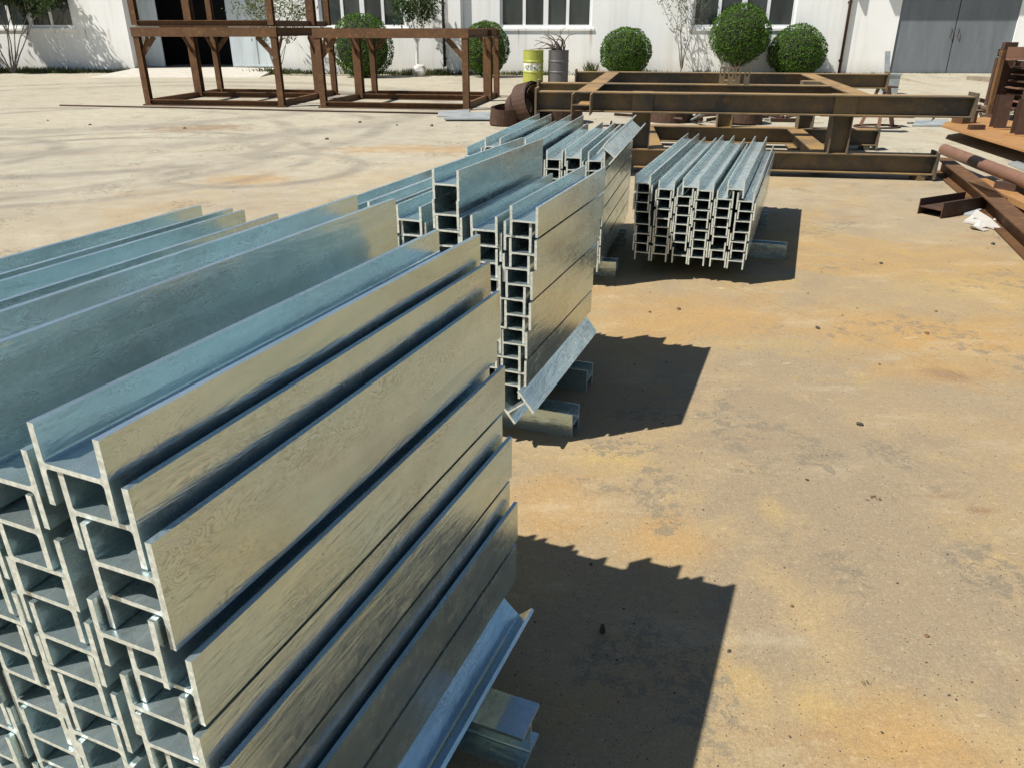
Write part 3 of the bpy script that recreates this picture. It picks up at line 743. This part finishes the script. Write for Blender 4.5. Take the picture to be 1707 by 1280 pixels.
# white scrap of board
def scrap(pts, z0, mat, lab, name):
    m = MB(); n = len(pts); vs = []
    for p, dz in pts: vs.append(Vector((p.x, p.y, .002 + dz)))
    for p, dz in pts: vs.append(Vector((p.x, p.y, .018 + dz)))
    m.add(vs, [tuple(range(n)), tuple(range(n, 2 * n))] + [(i, (i + 1) % n, n + (i + 1) % n, n + i) for i in range(n)])
    return tag(m.build(name, mat), lab, 'scrap')
scrap([(at(1606, 372), 0), (at(1640, 380), .01), (at(1672, 388), .0), (at(1650, 372), .02), (at(1625, 359), .03), (at(1620, 365), .02)], 0, WHITE, 'torn white board scrap lying beside the dark beam offcut', 'board_scrap')
scrap([(at(1606, 360), 0), (at(1622, 362), .0), (at(1635, 356), .02), (at(1618, 353), .01)], 0, GREYP, 'small grey board scrap beside the white one', 'board_scrap')
for k in range(5):
    p_ = at(rnd.uniform(1615, 1668), rnd.uniform(366, 392)); a_ = rnd.uniform(0, 3); m = MB(p_)
    d_ = Vector((math.cos(a_), math.sin(a_), 0)) * .07; e_ = Vector((-d_.y, d_.x, 0)) * .5
    m.add([p_ - d_ - e_ + EZ * .004, p_ + d_ - e_ + EZ * .012, p_ + d_ * .8 + e_ + EZ * .045, p_ - d_ * .6 + e_ + EZ * .01, p_ - d_ - e_ + EZ * .001, p_ + d_ - e_ + EZ * .006, p_ + d_ * .8 + e_ + EZ * .038, p_ - d_ * .6 + e_ + EZ * .003], [(0, 1, 2, 3), (7, 6, 5, 4), (0, 4, 5, 1), (1, 5, 6, 2), (2, 6, 7, 3), (3, 7, 4, 0)])
    tag(m.build('board_scrap', WHITE, None, p_), 'small white board chip broken off beside the torn white scrap', 'scrap', 'white chips by the torn board')
# raised orange plate with short posts and rack of sheets
pb = at(1571, 212, .16)
plate = empty('base_plate', Vector((pb.x, pb.y, 0)), 'orange rusty base plate on blocks carrying short column stubs at right', 'steel plate')
o_ = Vector((pb.x, pb.y, 0))
m = MB(o_); ptsP = [at(1570, 213, .16), at(1712, 256, .16), at(1800, 256, .16), at(1800, 222, .16), at(1640, 198, .16), at(1575, 207, .16)]
n = len(ptsP); m.add([p for p in ptsP] + [p + Vector((0, 0, .025)) for p in ptsP], [tuple(range(n)), tuple(range(n, 2 * n))] + [(i, (i + 1) % n, n + (i + 1) % n, n + i) for i in range(n)])
m.build('plate', RUSTO, plate)
for px, py in ((1662, 214), (1698, 225), (1665, 212)):
    if px == 1665: continue
    p = at(px, py, .19)
    m = MB(o_); m.prism(hprof(.16, .16, .012, .01, turn=True), Vector((p.x, p.y, .1865)), Vector((p.x + .02, p.y + .02, .62)), up=E2); m.build('column_stub', RUSTD, plate)
    m = MB(o_); m.tube([Vector((p.x, p.y, .186)), Vector((p.x, p.y, .196))], .17, 16); m.build('base_ring', RUSTO, plate)
p = at(1606, 205, .19); m = MB(o_); m.box((p.x, p.y, .187 + .09), (.26, .2, .18), Matrix.Rotation(.3, 3, 'Z')); m.build('bracket', RUST, plate)
p = at(1627, 216, .19); m = MB(o_); m.box((p.x, p.y, .187 + .03), (.2, .08, .06)); m.build('bar_offcut', RUSTD, plate)
for px, py in ((1640, 222), (1705, 240), (1640, 205)):
    p = at(px, py, .08); m = MB(o_); m.box((p.x + .3, p.y + .25, .079), (.2, .5, .158)); m.build('bearing_block', RUSTD, plate)
ro = at(1690, 205)
rack = empty('sheet_rack', ro, 'dark rusty rack stacked with flat steel strips at the right edge', 'rack')
for k in range(7):
    m = MB(ro); m.box(ro + Vector((1.25 + .03 * (k % 3), .45, .215 + k * .105)), (2.5, .9, .022), Matrix.Rotation(-.05 + .015 * (k % 3), 3, 'Z')); m.build('steel_sheet', PIPEM if k % 2 else RUSTD, rack)
    m = MB(ro); m.box(ro + Vector((1.3, .5, .267 + k * .105)), (2.2, .7, .08)); m.build('spacer', RUSTD, rack)
for dx, dy in ((.05, -.06), (.85, -.12), (1.7, -.06), (.05, .98), (1.7, .98)):
    m = MB(ro); m.prism(rect(.08, .08), ro + Vector((dx, dy, .19)), ro + Vector((dx, dy, .98))); m.build('rack_post', RUSTD, rack)
m = MB(ro); m.prism(lprof(.2, .02), ro + Vector((-.2, .35, .965)), ro + Vector((2.2, -.25, 1.0)), up=(0, 0, 1)); m.build('top_angle', PIPEM, rack)
# upright channel with eyelets
up_ = atY(1668, 150, ro.y + .55); 
colu = empty('upright_channel', Vector((up_.x, up_.y, 0)), 'tall rusty upright channel with two eyelets in front of the grey door', 'steel post')
q0 = Vector((up_.x, up_.y, 0))
zt = atY(1684, 71, q0.y).z
m = MB(q0); m.prism(uprof(.10, .22, .012), q0 + EZ * .002, q0 + EZ * zt, up=(0, 1, 0)); m.build('channel', RUSTD, colu)
for sx in (-1, 1):
    m = MB(q0); c_ = q0 + Vector((sx * .16, -.02, zt - .16))
    for a_ in ((0, .045), (0, -.045)): m.box(c_ + Vector((0, 0, a_[1])), (.11, .02, .02))
    for a_ in (-.045, .045): m.box(c_ + Vector((a_, 0, 0)), (.02, .019, .07))
    m.build('eyelet', RUSTD, colu)
m = MB(q0); m.prism(rect(.07, .07), q0 + Vector((-.16, -.08, .002)), q0 + Vector((-.16, -.08, 1.12))); m.build('stub', RUST, colu)
m = MB(q0); m.prism(rect(.03, .03), q0 + Vector((.0, -.2, .95)), q0 + Vector((.75, -.25, 1.42))); m.build('brace', RUSTD, colu)
# second upright at the very edge
uq = atY(1703, 150, ro.y + .4); m = MB(); m.prism(hprof(.14, .14, .01, .01, turn=True), Vector((uq.x + .08, uq.y, .002)), Vector((uq.x + .12, uq.y, 1.36)), up=(0, 1, 0))
tag(m.build('upright_channel', RUST), 'rusty upright post cut by the right picture edge', 'steel post')
m = MB(); a, b = at(1616, 137), at(1670, 141); m.prism(rect(.30, .16), a + EZ * .082, b + EZ * .082); tag(m.build('timber_baulk', simple('weathered_timber', (.22, .18, .13), .9, 0, .3, 10, .3)), 'weathered timber baulk on the ground near the grey door', 'timber')
# galvanized bar behind the frame, blue block
p = at(1477, 152); m = MB(p); m.prism(rect(.13, .02), p + EZ * .002, atY(1480, 86, p.y + .2) , up=(0, 1, 0))
tag(m.build('upright_bar', GREYB, None, p), 'grey flat bar standing upright behind the big frame end plate', 'steel bar')
p = at(1482, 158); m = MB(); m.box((p.x + .05, p.y + .2, .21), (.34, .3, .42)); m.box((p.x + .05, p.y + .2, .44), (.38, .34, .036)); tag(m.build('steel_box', GREYB), 'small bluish grey box behind the right end of big frame', 'box')
# trestle behind the frame, cable
tp = at(1466, 214)
tre = empty('trestle', tp, 'rusty steel trestle with splayed legs and ring foot behind the big frame', 'trestle')
m = MB(tp)
for k in range(3):
    a_ = 2.1 * k + .3
    m2 = MB(tp); m2.prism(rect(.05, .05), tp + Vector((.28 * math.cos(a_), .2 * math.sin(a_) + .1, .026)), tp + Vector((.08 * math.cos(a_), .08 * math.sin(a_) + .1, .60))); m2.build('leg', PIPEM, tre)
m2 = MB(tp); m2.tube([tp + Vector((.36 * math.cos(t), .24 * math.sin(t) + .1, .0155)) for t in (k * math.pi / 12 for k in range(25))], .015, 6); m2.build('ring_foot', RUSTD, tre)
m2 = MB(tp); m2.box(tp + Vector((0, .1, .612)), (.3, .3, .02)); m2.build('top_plate', RUSTD, tre)
p = at(1440, 201); m = MB(); m.box((p.x + .25, p.y + .7, .10), (1.5, .5, .2), Matrix.Rotation(-.18, 3, 'Z')); m.prism(rect(.1, .05), Vector((p.x - .5, p.y + .4, .226)), Vector((p.x + .9, p.y + .55, .226)))
tag(m.build('timber_skid', PIPEM), 'low brown box skid behind the trestle', 'skid')
pts = [at(1512, 207), at(1535, 207), at(1552, 205), at(1558, 195), at(1562, 188)]
m = MB(); m.tube([q + EZ * .014 for q in pts], .013, 6); tag(m.build('black_cable', BLACKR, smooth=True), 'thin black cable lying on the ground right of the trestle', 'cable')
flat_plate([at(1520, 212), at(1580, 212), at(1580, 202), at(1526, 203)], .02, .003, GREYB, 'metal_sheet', 'bluish sheet on the ground between trestle and orange plate', 'metal sheet')
# junk behind the frame
def junk(px, py, n, lab, spread=.5):
    p = at(px, py); m = MB(p)
    for _ in range(n):
        a_ = p + Vector((rnd.uniform(-spread, spread), rnd.uniform(0, .5), rnd.uniform(.02, .12))); d = Vector((rnd.uniform(-1, 1), rnd.uniform(-.6, .6), rnd.uniform(-.05, .25))).normalized() * rnd.uniform(.2, .7)
        m.prism(rect(rnd.uniform(.02, .09), rnd.uniform(.015, .05)), a_, a_ + Vector((d.x, d.y, abs(d.z))), roll=rnd.uniform(0, 3))
    o = m.build('scrap_heap', RUSTD, None, p); o['kind'] = 'stuff'; tag(o, lab, 'scrap metal')
junk(1080, 199, 16, 'loose rusty scrap bars under the big frame, left of the coil', .5)
junk(1190, 208, 16, 'loose rusty scrap bars under the big frame between coils', .55)
junk(1285, 205, 12, 'loose rusty scrap bars right of the frame post', .45)
junk(1660, 190, 16, 'loose rusty scrap bars on the orange plate', .6)
a, b = at(1150, 205), at(1178, 186, .25); m = MB(); m.prism(rect(.05, .02), a + EZ * .03, b); tag(m.build('flat_bar', GREYB), 'pale flat bar leaning out of the scrap under big frame', 'flat bar')

# ------------------------------------------------------------------ drums
def drum(px, py, mat, label, name='oil_drum'):
    p = at(px, py); p.y += .29
    t = empty(name, p, label, 'drum', 'drums by the wall')
    r, h = .29, .88
    prof = [(r - .012, 0), (r, .012), (r, .02)]
    for zc in (.30, .585):
        prof += [(r, zc - .025), (r + .012, zc - .008), (r + .012, zc + .008), (r, zc + .025)]
    prof += [(r, h - .03), (r + .004, h - .015), (r + .004, h), (r - .012, h), (r - .014, h - .012), (.01, h - .014)]
    m = MB(); m.lathe(prof, n=40); b = m.build('barrel', mat, t)
    m = MB(); m.tube([(.15, .05, h - .013), (.15, .05, h + .008)], .03, 12); m.build('bung', mat, t)
    return t, p
dy, pdy = drum(889, 140, YEL, 'lime yellow oil drum with a worn white label band')
# worn label: curved white band with dark marks
m = MB(); rr = .2925; n = 18; vs = []; fs = []
for k in range(n + 1):
    a_ = R(195) + R(120) * k / n
    for z in (.335, .545): vs.append((rr * math.cos(a_), rr * math.sin(a_), z))
fs = [(2 * k, 2 * k + 2, 2 * k + 3, 2 * k + 1) for k in range(n)]; m.add(vs, fs)
t_ = NT('worn_white_label'); v_ = t_.coord(); nn_ = t_.noise(t_.coord((1, 1, 1.0)), 16, 4, .6)
m.build('label_band', t_.out(t_.mix(t_.ramp(nn_, .46, .58), (.70, .70, .66), (.30, .33, .10)), .6), dy)
lm = simple('label_print', (.10, .13, .12), .6)
def arcbox(mm, a0, a1, z0, z1, r_=.2945):
    k = 4; vs = []
    for i in range(k + 1):
        a_ = R(a0 + (a1 - a0) * i / k)
        for z in (z0, z1): vs.append((r_ * math.cos(a_), r_ * math.sin(a_), z))
    mm.add(vs, [(2 * i, 2 * i + 2, 2 * i + 3, 2 * i + 1) for i in range(k)])
m = MB()
for a0, a1, z0, z1 in ((222, 228, .37, .48), (232, 244, .46, .48), (240, 244, .42, .46), (232, 244, .405, .42), (232, 236, .37, .405), (232, 244, .355, .37), (250, 253, .36, .48), (253, 264, .465, .48), (261, 264, .36, .465), (253, 261, .36, .375), (270, 282, .40, .44)): arcbox(m, a0, a1, z0, z1)
m.build('label_print', lm, dy)
dg, pdg = drum(931, 140, GREYD, 'dark grey oil drum with a bundle of dry branches on top')
m = MB(pdg)
for k in range(14):
    a_ = rnd.uniform(0, 6.28); x0 = Vector((pdg.x + .15 * math.cos(a_), pdg.y + .12 * math.sin(a_), .885)); pts = [x0]; d = Vector((rnd.uniform(-1, .6), rnd.uniform(-.3, .3), rnd.uniform(.5, 1.1))).normalized()
    for s_ in range(6):
        d = (d + Vector((rnd.uniform(-.5, .4), rnd.uniform(-.2, .2), rnd.uniform(-.7, .25)))).normalized(); pts.append(pts[-1] + d * .12)
        if pts[-1].z < .90: pts[-1].z = .90
    m.tube(pts, [.022, .02, .017, .014, .011, .008, .006], 6)
o = m.build('branch_bundle', simple('dry_branch', (.13, .10, .085), .9, 0, .3, 10), None, pdg, smooth=True); tag(o, 'tangle of dry brown branches lying on the grey drum', 'branches')

# ------------------------------------------------------------------ vegetation
def leaves(n, pos, size, mat, name='crown', parent=None, org=Vector((0, 0, 0)), out=None, asp=.5):
    v, f = [], []
    for i in range(n):
        c, nrm = pos()
        d = Vector((rnd.gauss(0, 1), rnd.gauss(0, 1), rnd.gauss(0, 1)))
        if nrm is not None: d = d.normalized() * .9 + nrm * .8
        d.normalize(); a = d.orthogonal().normalized(); a = Matrix.Rotation(rnd.uniform(0, 6.28), 3, d) @ a; b = d.cross(a)
        s = size * rnd.uniform(.6, 1.35); k = len(v); c = c - org
        v += [tuple(c - a * s), tuple(c + b * s * asp), tuple(c + a * s), tuple(c - b * s * asp)]
        f.append((k, k + 1, k + 2, k + 3))
    me = rawmesh(name, v, f, mat); return obj(name, me, parent)
def bush(px, pyc, rpx, pyb, label, rxf=1.0, flat=.92, Yoff=0.0, trunk=None, n=9500, spikes=0):
    Yb = 27.0 + Yoff
    c = atY(px, pyc, Yb); r = rpx * (c - C0).dot(FW) / F; rx, rz = r * rxf, r * flat
    base = Vector((c.x, c.y, 0))
    t = empty('topiary_bush', base, label, 'bush', 'clipped round bushes along the wall')
    sd_ = rnd.uniform(0, 50)
    def pos():
        d = Vector((rnd.gauss(0, 1), rnd.gauss(0, 1), rnd.gauss(0, 1))).normalized()
        k = 1 - abs(rnd.gauss(0, .06)) + .075 * mnoise.noise(d * 2.6 + Vector((sd_, 0, 0))) + .035 * mnoise.noise(d * 8 + Vector((0, sd_, 0)))
        if spikes and rnd.random() < .18: k += rnd.uniform(0, spikes)
        zz = d.z
        if zz < -.55: k *= .96
        return c + Vector((d.x * rx, d.y * rx, zz * rz)) * k, d
    leaves(n, pos, .029, TOPI, 'crown', t, base)
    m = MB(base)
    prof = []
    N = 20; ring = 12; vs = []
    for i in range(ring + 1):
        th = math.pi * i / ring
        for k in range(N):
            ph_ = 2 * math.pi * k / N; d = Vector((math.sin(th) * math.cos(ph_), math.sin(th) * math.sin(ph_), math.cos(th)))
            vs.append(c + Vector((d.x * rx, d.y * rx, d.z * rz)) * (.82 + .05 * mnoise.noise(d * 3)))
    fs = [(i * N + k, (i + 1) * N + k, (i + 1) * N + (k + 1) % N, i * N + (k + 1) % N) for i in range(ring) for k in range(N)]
    m.add(vs, fs); m.build('shade_core', CORE, t, smooth=True)  # dark ball added inside the crown to block light between leaves
    m = MB(base); zb = c.z - rz
    m.tube([base + Vector((0, 0, -.02)), base + Vector((.02, 0, max(.1, zb * .5))), base + Vector((0, 0, zb + .1))], [.07, .055, .05], 8)
    if trunk:
        for k in range(9):
            a_ = k * .7; q = Vector((math.cos(a_) * rx * .62, math.sin(a_) * rx * .5, 0))
            m.tube([base + Vector((0, 0, zb * .62)), base + q * .35 + EZ * (zb + .02), base + q + EZ * (zb + rz * .42)], [.03, .025, .015], 6)
    m.build('trunk', BARK, t, smooth=True)
    return t
bush(604, 79, 52, 128, 'round clipped bush behind the rusty table frame', flat=1.0, spikes=.03)
bush(810, 82, 39, 128, 'round clipped bush left of the yellow drum', flat=1.12)
bush(1043, 89, 43, 128, 'round clipped bush right of the drums, between two windows', flat=.93)
bush(1234, 59, 49, 118, 'taller shaggy bush on forked stems under the right window', trunk=True, flat=.96, spikes=.10, n=11000)
bush(1329, 88, 47, 128, 'round clipped bush at far right, before the drain pipe', flat=.93)

def grow(m, p, d, L, r, depth, tips, spread=.55, droop=0.0):
    pts = [p]; rad = [r]; q = p
    for i in range(4):
        d = (d + Vector((rnd.uniform(-.16, .16), rnd.uniform(-.16, .16), rnd.uniform(-.05, .12) - droop))).normalized()
        q = q + d * L / 4; pts.append(q); rad.append(r * (1 - .12 * (i + 1)))
        if depth <= 1: tips.append((Vector(q), d.copy()))
    m.tube(pts, rad, 6, False)
    if depth > 0:
        for k in range(rnd.choice((2, 3))):
            nd = (d + Vector((rnd.uniform(-spread, spread), rnd.uniform(-spread, spread), rnd.uniform(-.1, .35)))).normalized()
            grow(m, q, nd, L * rnd.uniform(.6, .85), r * .55, depth - 1, tips, spread, droop)
def tree(base, stems, label, leafmat, nleaf, lsize, bark=BARK, hgt=1.2, depth=2, rad=.03, lean=.3, cl=.16, name='young_tree', droop=0.0, trunk_h=0.0):
    t = empty(name, base, label, 'tree')
    m = MB(base); tips = []
    b0 = base + Vector((0, 0, -.03))
    if trunk_h:
        tp_ = base + Vector((.03, 0, trunk_h)); m.tube([b0, base + Vector((0, 0, trunk_h * .5)), tp_], [rad * 1.35, rad * 1.15, rad], 8, False); b0 = tp_
    for k in range(stems):
        a_ = 2 * math.pi * k / stems + rnd.uniform(-.4, .4)
        grow(m, b0 + Vector((.03 * math.cos(a_), .03 * math.sin(a_), 0)), Vector((lean * math.cos(a_), lean * .7 * math.sin(a_), 1)).normalized(), hgt, rad * .8, depth, tips, droop=droop)
    m.build('trunk', bark, t, smooth=True)
    def pos():
        q, d = rnd.choice(tips); return q + Vector((rnd.gauss(0, cl), rnd.gauss(0, cl), rnd.gauss(0, cl * .8))), None
    leaves(nleaf, pos, lsize, leafmat, 'crown', t, base, asp=.32)
    return t
wy = lambda px, off: WO.y - math.tan(WB) * (px - 853.5) / F * 27 - off
def wbase(px, off):
    x_, z_ = wl(px, 124); p = WO + WX * x_ - WN * off; return Vector((p.x, p.y, 0))
tree(wbase(52, .9), 8, 'many-stemmed tree by the left wall casting streaky shade', LEAFG, 11000, .075, hgt=1.35, depth=3, rad=.035, lean=.36, cl=.13)
tree(wbase(-45, 1.2), 4, 'dark leafy tree at the left picture edge', LEAFG, 5200, .085, hgt=1.0, depth=2, rad=.05, lean=.5, cl=.28)
tree(wbase(488, 1.4), 6, 'thin pale-leaved tree behind the stacked rusty frame', LEAFP, 1500, .065, hgt=1.15, depth=2, rad=.022, lean=.33, cl=.16)
tr_ = tree(wbase(708, 1.1), 5, 'young tree with whitewashed trunk behind the rusty frame', LEAFG, 2000, .07, BARKW, hgt=.62, depth=2, rad=.045, lean=.55, cl=.17, trunk_h=1.05)
tree(wbase(1132, .35), 5, 'slender bare-stemmed tree against the wall left of right window', LEAFP, 500, .045, hgt=1.05, depth=2, rad=.022, lean=.16, cl=.10, trunk_h=.25)
p = wbase(714, 1.35); m = MB(p)
bm = bmesh.new(); bmesh.ops.create_icosphere(bm, subdivisions=3, radius=.24)
for v in bm.verts: v.co *= 1 + .25 * mnoise.noise(v.co * 7); v.co.z = v.co.z * .85 + .17
me = bpy.data.meshes.new('white_rock'); bm.to_mesh(me); bm.free(); me.materials.append(WHITE)
tag(obj('white_rock', me, None, p), 'white painted rock at the foot of the whitewashed tree', 'rock')
# weeds along the wall foot
v, f = [], []
def blade(p, h, wd):
    k = len(v); a_ = rnd.uniform(0, 6.28); d = Vector((math.cos(a_), math.sin(a_), 0)) * wd; l = Vector((rnd.uniform(-.5, .5), rnd.uniform(-.5, .5), 0)) * h
    v.extend([tuple(p - d), tuple(p + d), tuple(p + l * .4 + EZ * h * .6 + d * .6), tuple(p + l + EZ * h)]); f.append((k, k + 1, k + 2, k + 3))
xl_, xr_ = -20, 14.5
for i in range(9000):
    x_ = rnd.uniform(xl_, xr_)
    if doorL[0] - .1 < x_ < doorL[1] + .1: continue
    dens = mnoise.noise(Vector((x_ * .7, 3, 0)))
    if dens < -.15 and rnd.random() < .8: continue
    p = WO + WX * x_ - WN * abs(rnd.gauss(.04, .17)); blade(Vector((p.x, p.y, 0)), rnd.uniform(.05, .16) + max(0, dens) * .25 * rnd.random(), .012)
for (px, n_, s_) in ((462, 500, .3), (700, 500, .4), (735, 300, .3), (985, 120, .12), (40, 600, .8), (110, 500, .6)):
    b_ = wbase(px, .6 if px != 985 else .2)
    for i in range(n_): blade(b_ + Vector((rnd.gauss(0, s_), rnd.gauss(0, .18), 0)), rnd.uniform(.06, .25 if px != 985 else .5), .014)
o = obj('weeds', rawmesh('weeds', v, f, WEED)); tag(o, 'dry grass and weeds along the foot of the wall', 'weeds', kind='stuff')

# ------------------------------------------------------------------ grit and small debris
def pebble_mesh(seed, mat, sub=1):
    bm = bmesh.new(); bmesh.ops.create_icosphere(bm, subdivisions=sub, radius=1)
    for q in bm.verts: q.co *= 1 + .5 * mnoise.noise(q.co * 1.3 + Vector((seed, 0, 0))); q.co.z *= .6
    me = bpy.data.meshes.new('stone'); bm.to_mesh(me); bm.free(); me.materials.append(mat); return me
PM = [pebble_mesh(k * 3.1, DSTONE if k % 2 else BSTONE) for k in range(6)]
for (px, py, s_) in ((1083, 521, .012), (1131, 516, .014), (1363, 548, .014), (1545, 557, .014), (1468, 440, .014), (1433, 708, .014), (1655, 408, .018), (1466, 608, .009), (1560, 520, .01),
                     (600, 205, .028), (720, 211, .04), (662, 210, .022), (150, 209, .025), (80, 202, .022), (308, 215, .025), (545, 233, .03), (985, 940, .006), (1215, 1085, .006), (1320, 1010, .007), (1545, 1060, .007), (1345, 800, .007)):
    p = at(px, py); o = obj('stone', rnd.choice(PM), None, p + EZ * s_ * .35, (0, 0, rnd.uniform(0, 6))); o.scale = (s_, s_ * .8, s_)
    tag(o, 'small dark chip of stone or rust lying loose on the concrete', 'stone', 'loose chips scattered on the concrete')
p = at(838, 797); o = obj('rust_chip', pebble_mesh(9, RUSTO, 2), None, p + EZ * .006, (0, 0, .5)); o.scale = (.028, .014, .012); tag(o, 'orange rust chip on the ground beside the nearest stack', 'rust chip')
p = at(1004, 1053); m = MB(); m.tube([(0, 0, .001), (0, 0, .012)], .008, 6); m.tube([(0, 0, .012), (0, .002, .024)], .0055, 10)
tag(m.build('bolt', DSTONE, None, p), 'small black bolt in the shadow of the nearest stack', 'bolt')
def litter(px, py, n_, s_, lab, mat):
    p = at(px, py); vv, ff = [], []
    for i in range(n_):
        a_ = rnd.uniform(0, 3.14); c_ = Vector((rnd.gauss(0, s_), rnd.gauss(0, s_ * .6), rnd.uniform(.003, .012))); d = Vector((math.cos(a_), math.sin(a_), rnd.uniform(-.2, .3))) * s_ * .7; e_ = Vector((-d.y, d.x, rnd.uniform(0, .01))) * .25
        k = len(vv); vv += [tuple(c_ - d), tuple(c_ + e_), tuple(c_ + d), tuple(c_ - e_)]; ff.append((k, k + 1, k + 2, k + 3))
    tag(obj('dead_leaf', rawmesh('dead_leaf', vv, ff, mat), None, p), lab, 'leaf')
litter(1453, 830, 7, .014, 'crumpled dry leaf on the open concrete right of the stacks', BSTONE)
litter(1440, 1141, 4, .010, 'curled green leaf on the open concrete near bottom right', LEAFG)
v, f = [], []
for i in range(2600):
    if rnd.random() < .6: px, py = rnd.uniform(850, 1707), rnd.uniform(330, 1280)
    else: px, py = rnd.uniform(0, 1000), rnd.uniform(190, 420)
    p = at(px, py); s_ = rnd.uniform(.0006, .0016) * (1 + p.y * .22) * (2.0 if rnd.random() < .04 else 1)
    k = len(v)
    a_ = rnd.uniform(0, 6.28); cx_, sx_ = math.cos(a_), math.sin(a_)
    for dx, dy, dz in ((-1, -.7, 0), (1, -.8, 0), (.9, .8, 0), (-.8, .7, 0), (0.1, 0, .9)):
        dx *= s_; dy *= s_; v.append((p.x + dx * cx_ - dy * sx_, p.y + dx * sx_ + dy * cx_, dz * s_ + .0005))
    f += [(k, k + 1, k + 4), (k + 1, k + 2, k + 4), (k + 2, k + 3, k + 4), (k + 3, k, k + 4)]
tag(obj('grit', rawmesh('grit', v, f, DSTONE)), 'fine dark grit scattered over the concrete', 'grit', kind='stuff')
